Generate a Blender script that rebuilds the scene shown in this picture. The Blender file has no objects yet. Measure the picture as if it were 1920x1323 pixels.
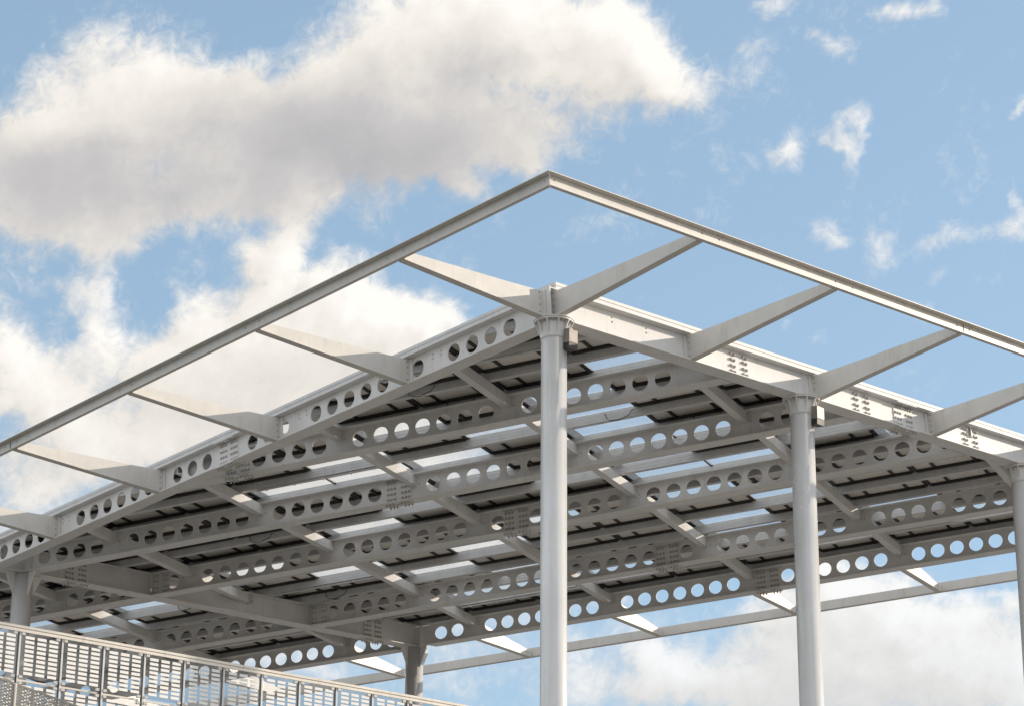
import bpy, bmesh, math, random
from mathutils import Vector, Matrix
random.seed(7)
C = bpy.context.scene.collection
sc = bpy.context.scene

# ---------------------------------------------------------------- camera, frames, sun, sky
S = 0.5                                             # one hole pitch of the perforated beams, in metres
CAM_ROOF = Vector((48.0763, -93.3776, -37.1519))    # camera in roof units
RW = Matrix(((0.9986141, -0.0004770, -0.0526273),
             (0.0, 0.9999589, -0.0090641),
             (0.0526295, 0.0090516, 0.9985731)))     # roof axes -> world axes (the roof falls gently)
CAM = Vector((0, 0, 1.6))
def WP(w, t, z=0.0):                                # roof units -> world metres
    return RW @ ((Vector((w, t, z)) - CAM_ROOF) * S) + CAM
def local_of(p):                                    # world -> roof units
    return RW.transposed() @ (p - CAM) / S + CAM_ROOF

cam_d = bpy.data.cameras.new('camera'); cam = bpy.data.objects.new('camera', cam_d); C.objects.link(cam)
right = Vector((0.90935371, 0.41596717, 0.00686570))
down = Vector((-0.13973550, 0.32093960, -0.93673463))
fwd = Vector((-0.39185433, 0.85086373, 0.34997299))
m = Matrix((right, -down, -fwd)).transposed().to_4x4(); m.translation = CAM
cam.matrix_world = m
cam_d.sensor_width = 36.0; cam_d.lens = 36.0 * 4842.5 / 1920; cam_d.clip_start = 0.5; cam_d.clip_end = 6000
sc.camera = cam

A = math.radians(22.5)
U = Vector((math.cos(A), -math.sin(A), 0)); V = Vector((math.sin(A), math.cos(A), 0))
sun_roof = (0.423 * U + 0.906 * V + Vector((0, 0, 0.275))).normalized()
sun_w = (RW @ sun_roof).normalized()
SUN_EL = math.asin(sun_w.z); SUN_AZ = math.atan2(sun_w.x, sun_w.y)
ld = bpy.data.lights.new('sun', 'SUN'); ld.energy = 4.0; ld.angle = math.radians(0.5); ld.color = (1.0, 0.87, 0.72)
sun = bpy.data.objects.new('sun', ld); C.objects.link(sun)
sun.rotation_euler = sun_w.to_track_quat('Z', 'Y').to_euler(); sun.location = (40, 60, 60)

sc.view_settings.view_transform = 'Standard'; sc.view_settings.look = 'None'
sc.view_settings.exposure = 0.35; sc.view_settings.gamma = 1.0
sc.render.engine = 'CYCLES'

SKY_STR = 0.14; SKY_VEIL = 0.40; VEIL_COL = (2.7, 3.9, 4.9, 1)
AZK = 0.937
def mnode(N, L, op, a, b=None, c=None, clamp=False):
    n = N.new('ShaderNodeMath'); n.operation = op; n.use_clamp = clamp
    for i, v in enumerate((a, b, c)):
        if v is None: continue
        if isinstance(v, (int, float)): n.inputs[i].default_value = v
        else: L.new(v, n.inputs[i])
    return n.outputs[0]
def maprange(N, L, v, a, b, c, d, smooth=False):
    n = N.new('ShaderNodeMapRange'); L.new(v, n.inputs[0])
    if smooth: n.interpolation_type = 'SMOOTHSTEP'
    for i, q in enumerate((a, b, c, d)): n.inputs[i + 1].default_value = q
    return n.outputs[0]
def build_world():
    w = bpy.data.worlds.new('World'); sc.world = w; w.use_nodes = True
    nt = w.node_tree; N = nt.nodes; L = nt.links
    for n in list(N): N.remove(n)
    out = N.new('ShaderNodeOutputWorld')
    sky = N.new('ShaderNodeTexSky'); sky.sky_type = 'NISHITA'; sky.sun_disc = False
    sky.sun_elevation = SUN_EL; sky.sun_rotation = SUN_AZ
    sky.air_density = 1.0; sky.dust_density = 1.0; sky.ozone_density = 1.6
    bs = N.new('ShaderNodeBackground'); bs.inputs[1].default_value = SKY_STR
    mixv = N.new('ShaderNodeMix'); mixv.data_type = 'RGBA'; mixv.inputs[0].default_value = SKY_VEIL   # thin high veil
    L.new(sky.outputs[0], mixv.inputs[6]); mixv.inputs[7].default_value = VEIL_COL
    L.new(mixv.outputs[2], bs.inputs[0])
    # broken cloud over the rest of the sky
    tc = N.new('ShaderNodeTexCoord'); D = tc.outputs['Generated']
    sep = N.new('ShaderNodeSeparateXYZ'); L.new(D, sep.inputs[0])
    f = N.new('ShaderNodeVectorMath'); f.operation = 'DOT_PRODUCT'; L.new(D, f.inputs[0]); f.inputs[1].default_value = tuple(fwd)
    n = N.new('ShaderNodeTexNoise'); L.new(D, n.inputs['Vector']); n.inputs['Scale'].default_value = 3.0; n.inputs['Detail'].default_value = 4
    away = maprange(N, L, f.outputs['Value'], 0.93, 0.86, 0, 1, True)
    cov = mnode(N, L, 'MULTIPLY', maprange(N, L, n.outputs['Fac'], 0.36, 0.56, 0, 0.95, True), away)
    cov = mnode(N, L, 'MULTIPLY', cov, maprange(N, L, sep.outputs[2], 0.0, 0.05, 0, 1))
    bc = N.new('ShaderNodeBackground'); bc.inputs[0].default_value = (0.90, 0.89, 0.88, 1); bc.inputs[1].default_value = 1.1
    mx = N.new('ShaderNodeMixShader'); L.new(cov, mx.inputs[0]); L.new(bs.outputs[0], mx.inputs[1]); L.new(bc.outputs[0], mx.inputs[2])
    L.new(mx.outputs[0], out.inputs[0])
    w.cycles.sampling_method = 'MANUAL'; w.cycles.sample_map_resolution = 512
def build_clouds():
    """cloud layer on a far sky dome: cover and tone worked out per vertex, fine billows added by the material"""
    import numpy as np
    from mathutils import noise as mno
    R = 4000.0; a0, a1, e0, e1, st = -55.0, 6.0, 3.0, 40.0, 0.125
    na = int((a1 - a0) / st) + 1; ne = int((e1 - e0) / st) + 1
    AZ, EL = np.meshgrid(np.linspace(a0, a1, na), np.linspace(e0, e1, ne))
    ar, er = np.radians(AZ), np.radians(EL)
    X = np.sin(ar) * np.cos(er); Y = np.cos(ar) * np.cos(er); Z = np.sin(er)
    rng = np.random.RandomState(5)
    def vnoise(x, y, seed):
        g = np.random.RandomState(seed).rand(257, 257); g[-1] = g[0]; g[:, -1] = g[:, 0]
        x = x % 256; y = y % 256
        xi = x.astype(int); yi = y.astype(int); fx = x - xi; fy = y - yi
        fx = fx * fx * fx * (fx * (fx * 6 - 15) + 10); fy = fy * fy * fy * (fy * (fy * 6 - 15) + 10)
        return (g[yi, xi] * (1 - fx) + g[yi, xi + 1] * fx) * (1 - fy) + (g[yi + 1, xi] * (1 - fx) + g[yi + 1, xi + 1] * fx) * fy
    def fbm(x, y, sc_, oct_, seed, rough=0.55, billow=False):
        v = np.zeros_like(x); amp = 1.0; tot = 0; fr = 1.0 / sc_; ca, sa = math.cos(0.6), math.sin(0.6)
        for i in range(oct_):
            n_ = vnoise(x * fr + 31.7 * i + 90, y * fr + 17.3 * i + 50, seed + i)
            if billow: n_ = 1 - np.abs(2 * n_ - 1)
            v += amp * n_; tot += amp; amp *= rough; fr *= 2.03; x, y = ca * x - sa * y, sa * x + ca * y
        return v / tot
    def cover(ax, ex, warp=True):
        ax = ax * AZK
        wx = (fbm(ax, ex, 1.6, 6, 11, 0.6) - 0.5) * 1.7; wy = (fbm(ax, ex, 1.6, 6, 41, 0.6) - 0.5) * 1.4
        px, py = ax + wx, ex + wy
        out = []
        for blobs in (CLOUDS, SHADES):
            acc = np.zeros_like(ax)
            for (a, e, ra, re_, rot, wt) in blobs:
                q = math.radians(rot); dx, dy = px - a, py - e
                u = (dx * math.cos(q) + dy * math.sin(q)) / ra; v = (-dx * math.sin(q) + dy * math.cos(q)) / re_
                d = np.clip(1 - np.sqrt(u * u + v * v), 0, 1); acc += wt * d * d * (3 - 2 * d)
            out.append(acc)
        return out
    def dens(ax, ex):
        c, s_ = cover(ax, ex)
        b1 = fbm(ax * AZK, ex, 1.3, 6, 71, 0.6) - 0.5; b2 = fbm(ax * AZK, ex, 0.55, 5, 91, 0.62, True) - 0.5
        return c + 0.80 * b1 + 0.26 * b2, s_
    d0, sh = dens(AZ, EL)
    # light from the upper right: compare with the cover a step further that way
    d1, _ = dens(AZ + 0.30, EL + 0.26); d2, _ = dens(AZ + 0.8, EL + 0.7)
    tone = 0.82 + 0.15 * (d0 - d1) + 0.10 * (d0 - d2) - 0.07 * np.clip(d0 - 1.2, 0, 2) - sh
    # open sky at the border of the patch
    bx = np.clip(np.minimum(AZ - a0, a1 - AZ) / 6, 0, 1) * np.clip(np.minimum(EL - e0, e1 - EL) / 5, 0, 1)
    d0 = d0 * bx - (1 - bx)
    me = bpy.data.meshes.new('sky')
    co = (np.stack([X, Y, Z], -1) * R).reshape(-1, 3)
    idx = np.arange(na * ne).reshape(ne, na)
    q = np.stack([idx[:-1, :-1], idx[:-1, 1:], idx[1:, 1:], idx[1:, :-1]], -1).reshape(-1, 4)
    me.vertices.add(len(co)); me.vertices.foreach_set('co', co.ravel())
    me.loops.add(q.size); me.loops.foreach_set('vertex_index', q.ravel().astype(np.int32))
    me.polygons.add(len(q)); me.polygons.foreach_set('loop_start', np.arange(0, q.size, 4, dtype=np.int32)); me.polygons.foreach_set('loop_total', np.full(len(q), 4, dtype=np.int32))
    me.update(); me.validate()
    for nm, arr in (('cover', d0), ('tone', tone)):
        at = me.attributes.new(nm, 'FLOAT', 'POINT'); at.data.foreach_set('value', arr.ravel().astype(np.float32))
    mt = bpy.data.materials.new('cloud_layer'); mt.use_nodes = True; nt = mt.node_tree; N = nt.nodes; L = nt.links
    for n in list(N): N.remove(n)
    out = N.new('ShaderNodeOutputMaterial')
    ac = N.new('ShaderNodeAttribute'); ac.attribute_name = 'cover'; at_ = N.new('ShaderNodeAttribute'); at_.attribute_name = 'tone'
    ge = N.new('ShaderNodeNewGeometry')
    n1 = N.new('ShaderNodeTexNoise'); L.new(ge.outputs['Position'], n1.inputs['Vector']); n1.inputs['Scale'].default_value = 0.012; n1.inputs['Detail'].default_value = 7; n1.inputs['Roughness'].default_value = 0.62; n1.inputs['Distortion'].default_value = 0.4
    f1 = mnode(N, L, 'SUBTRACT', n1.outputs['Fac'], 0.5)
    n2 = N.new('ShaderNodeTexNoise'); L.new(ge.outputs['Position'], n2.inputs['Vector']); n2.inputs['Scale'].default_value = 0.04; n2.inputs['Detail'].default_value = 8; n2.inputs['Roughness'].default_value = 0.68; n2.inputs['Distortion'].default_value = 1.2
    f2 = mnode(N, L, 'SUBTRACT', n2.outputs['Fac'], 0.5)
    d = mnode(N, L, 'MULTIPLY_ADD', f2, 0.95, mnode(N, L, 'MULTIPLY_ADD', f1, 0.55, ac.outputs['Fac']))
    mask = maprange(N, L, d, 0.10, 1.10, 0, 1, True)
    tn = mnode(N, L, 'MULTIPLY_ADD', f1, 0.20, mnode(N, L, 'MULTIPLY_ADD', f2, 0.16, at_.outputs['Fac']), clamp=True)
    ramp = N.new('ShaderNodeValToRGB'); L.new(tn, ramp.inputs[0]); cr = ramp.color_ramp
    cr.elements[0].position = 0.0; cr.elements[0].color = (0.36, 0.355, 0.37, 1)
    cr.elements[1].position = 1.0; cr.elements[1].color = (0.81, 0.785, 0.745, 1)
    e = cr.elements.new(0.4); e.color = (0.47, 0.46, 0.46, 1)
    e = cr.elements.new(0.75); e.color = (0.67, 0.635, 0.585, 1)
    # lower clouds stand in bluer air
    cz = N.new('ShaderNodeSeparateXYZ'); L.new(ge.outputs['Position'], cz.inputs[0])
    lowf = maprange(N, L, cz.outputs[2], 1350, 850, 0, 1, True)
    mc = N.new('ShaderNodeMix'); mc.data_type = 'RGBA'; mc.blend_type = 'MULTIPLY'; L.new(lowf, mc.inputs[0]); L.new(ramp.outputs[0], mc.inputs[6]); mc.inputs[7].default_value = (0.90, 0.95, 1.02, 1)
    em = N.new('ShaderNodeEmission'); L.new(mc.outputs[2], em.inputs[0]); tr = N.new('ShaderNodeBsdfTransparent')
    mx = N.new('ShaderNodeMixShader'); L.new(mask, mx.inputs[0]); L.new(tr.outputs[0], mx.inputs[1]); L.new(em.outputs[0], mx.inputs[2]); L.new(mx.outputs[0], out.inputs[0])
    mt.cycles.emission_sampling = 'NONE'
    me.materials.append(mt)
    o = bpy.data.objects.new('sky', me); C.objects.link(o); o['kind'] = 'structure'
#CLOUDBEGIN
# cloud bodies and their shaded bases: azimuth*0.937, elevation, radii (degrees), turn, weight
CLOUDS = [(-31.297, 26.429, 2.917, 1.888, -10, 1.1), (-33.245, 25.114, 3.26, 2.059, 0, 1.0), (-33.976, 23.888, 2.917, 1.888, 0, 1.1), (-30.838, 24.829, 4.462, 2.059, 0, 1.1), (-28.095, 25.566, 2.917, 1.888, 0, 1.2), (-28.988, 23.882, 2.574, 1.201, 0, 0.7), (-26.415, 26.451, 3.26, 2.574, 0, 1.2), (-24.341, 27.553, 3.775, 2.059, 0, 1.2), (-22.48, 27.569, 4.462, 1.888, 0, 1.2), (-20.379, 26.971, 2.574, 1.373, -10, 0.9), (-19.646, 26.607, 1.716, 1.03, 0, 0.55), (-25.159, 25.196, 4.462, 1.373, 0, 1.0), (-22.475, 25.815, 3.947, 1.373, 8, 0.8), (-26.961, 24.439, 3.432, 1.201, 0, 0.75), (-23.934, 24.865, 3.432, 0.858, 0, 0.5), (-32.296, 23.442, 4.462, 1.201, 0, 0.5), (-31.928, 23.235, 3.432, 1.03, 0, 0.5), (-33.817, 26.338, 1.03, 0.858, 0, 0.5), (-28.245, 23.329, 1.03, 1.888, -10, 0.9), (-28.681, 22.367, 1.03, 0.858, 0, 0.9), (-29.539, 22.913, 1.03, 0.429, 0, 0.35), (-32.271, 21.338, 0.944, 2.231, -8, 0.65), (-33.13, 21.977, 1.03, 0.686, 0, 0.35), (-34.148, 21.662, 1.03, 2.746, 0, 0.35), (-33.881, 19.701, 1.888, 1.544, 0, 1.2), (-33.255, 18.931, 1.888, 1.03, 0, 0.8), (-26.977, 21.255, 2.917, 1.716, 0, 1.3), (-25.552, 21.177, 1.888, 1.201, 0, 1.2), (-28.385, 20.966, 2.231, 1.544, 0, 1.0), (-29.769, 20.431, 2.574, 1.544, 0, 0.9), (-31.135, 19.886, 2.574, 1.373, 0, 0.7), (-28.575, 19.897, 5.148, 1.544, 0, 0.9), (-31.617, 18.334, 2.917, 1.201, 0, 1.2), (-29.462, 18.916, 3.432, 1.716, 0, 0.9), (-33.267, 17.531, 2.402, 1.201, 0, 0.8), (-33.869, 16.562, 2.059, 1.373, 0, 0.8), (-30.655, 21.676, 1.03, 1.03, 0, 0.25), (-30.272, 21.11, 1.201, 0.686, 0, 0.3), (-26.231, 19.978, 4.462, 2.059, 0, 1.0), (-27.799, 17.923, 4.462, 2.059, 0, 0.9), (-25.483, 18.105, 4.462, 1.888, 0, 0.9), (-26.134, 16.323, 5.148, 2.059, 0, 0.8), (-29.066, 15.296, 5.148, 1.544, 0, 0.9), (-23.832, 16.363, 3.432, 1.544, 0, 0.6), (-26.446, 23.396, 1.03, 0.601, -20, 0.45), (-27.016, 22.434, 0.858, 0.515, 0, 0.4), (-17.188, 24.99, 1.03, 0.48, 14, 0.68), (-15.409, 25.224, 0.378, 1.338, -14, 0.78), (-16.778, 24.646, 0.429, 0.309, 0, 0.4), (-15.049, 25.729, 0.343, 0.601, -20, 0.4), (-16.361, 22.987, 0.686, 0.618, -20, 0.62), (-14.896, 22.684, 0.892, 0.858, -25, 0.55), (-13.314, 22.652, 1.373, 0.48, 8, 0.55), (-12.164, 23.33, 0.275, 1.03, 0, 0.5), (-12.325, 22.644, 0.686, 0.412, 0, 0.4), (-13.982, 27.654, 1.201, 0.446, -12, 0.7), (-17.393, 28.073, 1.201, 0.309, 0, 0.58), (-16.015, 27.175, 1.03, 0.583, -35, 0.48), (-17.548, 27.07, 0.772, 0.772, 0, 0.42), (-11.97, 25.344, 0.309, 0.24, 0, 0.6), (-17.022, 20.99, 0.446, 0.48, 0, 0.6), (-14.457, 20.882, 0.549, 0.515, 0, 0.6), (-16.096, 20.686, 0.343, 0.257, 0, 0.3), (-13.712, 21.8, 0.515, 0.343, 0, 0.3), (-15.859, 14.998, 3.432, 1.201, -5, 0.75), (-14.211, 14.365, 3.947, 1.888, 0, 0.8), (-13.152, 13.52, 4.462, 2.231, 0, 0.8), (-17.015, 14.097, 4.462, 1.544, 0, 0.5), (-15.372, 13.247, 4.462, 1.544, 0, 0.7), (-17.606, 13.065, 3.432, 1.201, 0, 0.65), (-20.065, 13.791, 1.373, 1.03, 0, 0.7), (-19.397, 13.204, 2.059, 1.03, 0, 0.8), (-21.65, 13.33, 1.03, 1.03, 0, 0.6), (-20.75, 12.98, 1.544, 0.686, 0, 0.7), (-17.207, 15.149, 2.059, 0.686, 0, 0.6), (-18.362, 14.238, 2.746, 1.03, 0, 0.45), (-23.795, 13.085, 2.746, 1.03, 0, 0.4), (-27.642, 13.594, 4.462, 1.03, 0, 0.7), (-12.744, 14.884, 1.03, 0.515, 0, 0.2), (-30.587, 14.187, 4.29, 1.03, 0, 0.3), (-26.091, 14.682, 5.148, 1.03, 0, 0.45), (-20.962, 14.964, 2.746, 0.686, 0, 0.35), (-23.239, 14.14, 3.432, 1.03, 0, 0.35)]
SHADES = [(-33.275, 23.948, 3.947, 1.888, 0, 0.408), (-29.784, 25.362, 3.432, 1.544, 0, 0.312), (-26.387, 25.515, 4.462, 1.888, 0, 0.384), (-27.32, 24.308, 4.462, 1.373, 0, 0.36), (-23.937, 25.1, 4.462, 1.373, 0, 0.312), (-24.205, 26.738, 1.544, 1.201, 0, 0.24), (-20.881, 25.925, 3.432, 0.858, 0, 0.18), (-30.769, 23.664, 3.432, 1.03, 0, 0.264), (-22.232, 27.569, 1.03, 0.429, 0, 0.06), (-33.845, 17.725, 2.059, 0.858, 0, 0.12), (-27.877, 23.109, 1.03, 1.03, 0, 0.12), (-17.606, 13.065, 3.432, 0.515, 0, 0.072), (-32.384, 24.719, 2.059, 1.03, 0, 0.12)]
#CLOUDEND
build_world(); build_clouds()

# ---------------------------------------------------------------- helpers
def link(o, parent=None):
    C.objects.link(o)
    if parent is not None: o.parent = parent
    return o
def mesh_obj(name, bm, mats, parent=None, smooth=False):
    me = bpy.data.meshes.new(name)
    bmesh.ops.recalc_face_normals(bm, faces=bm.faces)
    if smooth:
        for f in bm.faces: f.smooth = True
    bm.to_mesh(me); bm.free()
    for mm in (mats if isinstance(mats, (list, tuple)) else [mats]): me.materials.append(mm)
    return link(bpy.data.objects.new(name, me), parent)
def box(bm, x0, x1, y0, y1, z0, z1, mi=0):
    vs = [bm.verts.new((x, y, z)) for x in (x0, x1) for y in (y0, y1) for z in (z0, z1)]
    for a, b, c, d in ((0, 1, 3, 2), (4, 6, 7, 5), (0, 4, 5, 1), (2, 3, 7, 6), (0, 2, 6, 4), (1, 5, 7, 3)):
        f = bm.faces.new((vs[a], vs[b], vs[c], vs[d])); f.material_index = mi
def prism(bm, pts, z0, z1, mi=0, axis='z'):
    """solid from a planar outline; pts in the plane normal to axis"""
    def mk(p, z): return {'z': (p[0], p[1], z), 'y': (p[0], z, p[1]), 'x': (z, p[0], p[1])}[axis]
    a = [bm.verts.new(mk(p, z0)) for p in pts]; b = [bm.verts.new(mk(p, z1)) for p in pts]
    n = len(pts)
    bm.faces.new(a).material_index = mi; bm.faces.new(b).material_index = mi
    for i in range(n):
        bm.faces.new((a[i], a[(i + 1) % n], b[(i + 1) % n], b[i])).material_index = mi
def lathe(bm, prof, seg=48, cx=0, cy=0, caps=True):
    rings = []
    for r, z in prof:
        rings.append([bm.verts.new((cx + r * math.cos(2 * math.pi * k / seg), cy + r * math.sin(2 * math.pi * k / seg), z)) for k in range(seg)])
    for a, b in zip(rings, rings[1:]):
        for k in range(seg): bm.faces.new((a[k], a[(k + 1) % seg], b[(k + 1) % seg], b[k]))
    if caps: bm.faces.new(rings[0]); bm.faces.new(rings[-1])
def tube(bm, pts, r, seg=8):
    rings = []
    for i, p in enumerate(pts):
        p = Vector(p)
        d = (Vector(pts[min(i + 1, len(pts) - 1)]) - Vector(pts[max(i - 1, 0)])).normalized()
        a = d.orthogonal().normalized(); b = d.cross(a)
        rings.append([bm.verts.new(p + r * (math.cos(2 * math.pi * k / seg) * a + math.sin(2 * math.pi * k / seg) * b)) for k in range(seg)])
    for a, b in zip(rings, rings[1:]):
        for k in range(seg): bm.faces.new((a[k], a[(k + 1) % seg], b[(k + 1) % seg], b[k]))
    bm.faces.new(rings[0]); bm.faces.new(rings[-1])
def dome(bm, p, n, r, h=0.7):
    """bolt head: a washer and a small dome standing on a surface at p with normal n"""
    n = Vector(n).normalized(); a = n.orthogonal().normalized(); b = n.cross(a); p = Vector(p)
    prev = None
    for rr, hh in ((r * 1.25, 0.0), (r * 1.25, r * 0.25), (r, r * 0.25), (r * 0.8, r * h), (r * 0.3, r * (h + 0.25))):
        ring = [bm.verts.new(p + n * hh + rr * (math.cos(math.pi * k / 3) * a + math.sin(math.pi * k / 3) * b)) for k in range(6)]
        if prev:
            for k in range(6): bm.faces.new((prev[k], prev[(k + 1) % 6], ring[(k + 1) % 6], ring[k]))
        prev = ring
    bm.faces.new(prev)
def clip(poly, n, d):
    """keep the side where n.p <= d"""
    out = []
    for i in range(len(poly)):
        p, q = poly[i], poly[(i + 1) % len(poly)]
        a = n[0] * p[0] + n[1] * p[1] - d; b = n[0] * q[0] + n[1] * q[1] - d
        if a <= 0: out.append(p)
        if (a < 0 < b) or (b < 0 < a):
            s = a / (a - b); out.append((p[0] + s * (q[0] - p[0]), p[1] + s * (q[1] - p[1])))
    return out

# ---------------------------------------------------------------- materials
def new_mat(name):
    mm = bpy.data.materials.new(name); mm.use_nodes = True
    nt = mm.node_tree; return mm, nt, nt.nodes['Principled BSDF']
def steel(name, col, rough=0.42, var=0.10, scale=1.2, streak=True, spec=0.5, metal=0.0, dirt=(0.30, 0.25, 0.19), dirt_amt=0.5, bump=0.0):
    mm, nt, b = new_mat(name); N = nt.nodes; L = nt.links
    g = N.new('ShaderNodeNewGeometry')
    n = N.new('ShaderNodeTexNoise'); L.new(g.outputs['Position'], n.inputs['Vector']); n.inputs['Scale'].default_value = scale; n.inputs['Detail'].default_value = 6; n.inputs['Roughness'].default_value = 0.65
    mp = N.new('ShaderNodeMapping'); L.new(g.outputs['Position'], mp.inputs[0]); mp.inputs['Scale'].default_value = (3.0, 3.0, 0.35)
    s = N.new('ShaderNodeTexNoise'); L.new(mp.outputs[0], s.inputs['Vector']); s.inputs['Scale'].default_value = 2.2; s.inputs['Detail'].default_value = 7; s.inputs['Roughness'].default_value = 0.7
    r = N.new('ShaderNodeMapRange'); L.new(s.outputs['Fac'], r.inputs[0]); r.inputs[1].default_value = 0.55; r.inputs[2].default_value = 0.78; r.inputs[3].default_value = 0; r.inputs[4].default_value = dirt_amt if streak else 0
    v = N.new('ShaderNodeMapRange'); L.new(n.outputs['Fac'], v.inputs[0]); v.inputs[1].default_value = 0.3; v.inputs[2].default_value = 0.7; v.inputs[3].default_value = 1 - var; v.inputs[4].default_value = 1 + var
    m1 = N.new('ShaderNodeMix'); m1.data_type = 'RGBA'; m1.blend_type = 'MULTIPLY'; m1.inputs[0].default_value = 1
    m1.inputs[6].default_value = (*col, 1); cb = N.new('ShaderNodeCombineColor'); [L.new(v.outputs[0], cb.inputs[i]) for i in range(3)]; L.new(cb.outputs[0], m1.inputs[7])
    m2 = N.new('ShaderNodeMix'); m2.data_type = 'RGBA'; L.new(r.outputs[0], m2.inputs[0]); L.new(m1.outputs[2], m2.inputs[6]); m2.inputs[7].default_value = (*dirt, 1)
    L.new(m2.outputs[2], b.inputs['Base Color'])
    rr = N.new('ShaderNodeMapRange'); L.new(n.outputs['Fac'], rr.inputs[0]); rr.inputs[3].default_value = rough - 0.08; rr.inputs[4].default_value = rough + 0.12
    L.new(rr.outputs[0], b.inputs['Roughness']); b.inputs['Metallic'].default_value = metal; b.inputs['Specular IOR Level'].default_value = spec
    if bump:
        bp = N.new('ShaderNodeBump'); bp.inputs['Strength'].default_value = bump; bp.inputs['Distance'].default_value = 0.01; L.new(n.outputs['Fac'], bp.inputs['Height']); L.new(bp.outputs[0], b.inputs['Normal'])
    return mm
M_PAINT = steel('painted_steel', (0.645, 0.635, 0.62), 0.52, 0.09, 1.0, spec=0.25)
M_COL = steel('column_paint', (0.55, 0.547, 0.54), 0.22, 0.08, 0.8, dirt_amt=0.28, spec=0.8)
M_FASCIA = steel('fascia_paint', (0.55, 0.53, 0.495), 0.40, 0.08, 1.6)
M_BOLT = steel('bolt_zinc', (0.40, 0.38, 0.35), 0.35, 0.12, 8, streak=False)
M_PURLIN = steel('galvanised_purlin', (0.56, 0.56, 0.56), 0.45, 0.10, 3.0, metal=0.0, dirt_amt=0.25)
M_FRAME = steel('dark_panel_frame', (0.022, 0.020, 0.018), 0.5, 0.2, 4, streak=False)
M_SHEET = steel('panel_backsheet', (0.70, 0.665, 0.61), 0.6, 0.06, 0.9, dirt_amt=0.25)
M_BOX = steel('floodlight_housing', (0.23, 0.205, 0.18), 0.35, 0.1, 5, streak=False, metal=0.3)
M_CABLE = steel('black_cable', (0.02, 0.02, 0.02), 0.5, 0.1, 5, streak=False)
M_RAIL = steel('rail_aluminium', (0.66, 0.61, 0.54), 0.34, 0.06, 2.5, metal=0.25, dirt_amt=0.2)
M_MESH = steel('expanded_metal', (0.30, 0.275, 0.24), 0.4, 0.2, 9, streak=False, metal=0.6)
M_POST = steel('post_grey', (0.62, 0.61, 0.59), 0.4, 0.08, 3)
M_CLAMP = steel('stainless_clamp', (0.5, 0.48, 0.45), 0.35, 0.1, 9, streak=False, metal=0.4)
def glass(name, tint, dirt_col, dirt, glossy=0.06, nscale=(1.2, 1.2, 1.2), trans=True):
    mm, nt, b = new_mat(name); N = nt.nodes; L = nt.links; out = N['Material Output']
    N.remove(b)
    t = N.new('ShaderNodeBsdfTransparent'); t.inputs[0].default_value = (*tint, 1)
    tr = N.new('ShaderNodeBsdfTranslucent'); tr.inputs[0].default_value = (*dirt_col, 1)
    df = N.new('ShaderNodeBsdfDiffuse'); df.inputs[0].default_value = (*dirt_col, 1)
    g = N.new('ShaderNodeBsdfGlossy'); g.inputs[0].default_value = (1, 1, 1, 1); g.inputs['Roughness'].default_value = 0.03
    md = N.new('ShaderNodeMixShader'); md.inputs[0].default_value = 0.35; L.new(tr.outputs[0], md.inputs[1]); L.new(df.outputs[0], md.inputs[2])
    ge = N.new('ShaderNodeNewGeometry'); mp = N.new('ShaderNodeMapping'); L.new(ge.outputs['Position'], mp.inputs[0]); mp.inputs['Scale'].default_value = nscale
    n = N.new('ShaderNodeTexNoise'); L.new(mp.outputs[0], n.inputs['Vector']); n.inputs['Scale'].default_value = 3; n.inputs['Detail'].default_value = 9; n.inputs['Roughness'].default_value = 0.75
    r = N.new('ShaderNodeMapRange'); L.new(n.outputs['Fac'], r.inputs[0]); r.inputs[1].default_value = 0.35; r.inputs[2].default_value = 0.7; r.inputs[3].default_value = dirt * 0.3; r.inputs[4].default_value = dirt * 1.7
    m1 = N.new('ShaderNodeMixShader'); L.new(r.outputs[0], m1.inputs[0]); L.new(t.outputs[0], m1.inputs[1]); L.new(md.outputs[0], m1.inputs[2])
    fr = N.new('ShaderNodeFresnel'); fr.inputs[0].default_value = 1.45
    fb = N.new('ShaderNodeMath'); fb.operation = 'MULTIPLY_ADD'; L.new(ge.outputs['Backfacing'], fb.inputs[0]); fb.inputs[1].default_value = -1; fb.inputs[2].default_value = 1
    ff_ = N.new('ShaderNodeMath'); ff_.operation = 'MULTIPLY'; L.new(fr.outputs[0], ff_.inputs[0]); L.new(fb.outputs[0], ff_.inputs[1])
    m2 = N.new('ShaderNodeMixShader'); L.new(ff_.outputs[0], m2.inputs[0]); L.new(m1.outputs[0], m2.inputs[1]); L.new(g.outputs[0], m2.inputs[2])
    L.new(m2.outputs[0], out.inputs[0])
    return mm
M_GLASS = glass('roof_glass', (0.98, 0.985, 0.99), (0.85, 0.85, 0.84), 0.10, nscale=(0.5, 2.5, 1))
M_FILM = glass('roof_glass_edge_band', (0.6, 0.6, 0.6), (0.55, 0.56, 0.56), 0.6)
M_BGLASS = glass('balustrade_glass', (0.84, 0.85, 0.86), (0.5, 0.5, 0.5), 0.10)
mm, nt, b = new_mat('white_frit'); M_FRIT = mm
N = nt.nodes; L = nt.links; N.remove(b)
tr = N.new('ShaderNodeBsdfTranslucent'); tr.inputs[0].default_value = (0.86, 0.83, 0.78, 1)
df = N.new('ShaderNodeBsdfDiffuse'); df.inputs[0].default_value = (0.92, 0.90, 0.87, 1)
mx = N.new('ShaderNodeMixShader'); mx.inputs[0].default_value = 0.85; L.new(tr.outputs[0], mx.inputs[1]); L.new(df.outputs[0], mx.inputs[2]); L.new(mx.outputs[0], N['Material Output'].inputs[0])
M_GROUND = steel('pale_pavement', (0.165, 0.157, 0.145), 0.8, 0.2, 0.08, streak=False)
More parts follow.
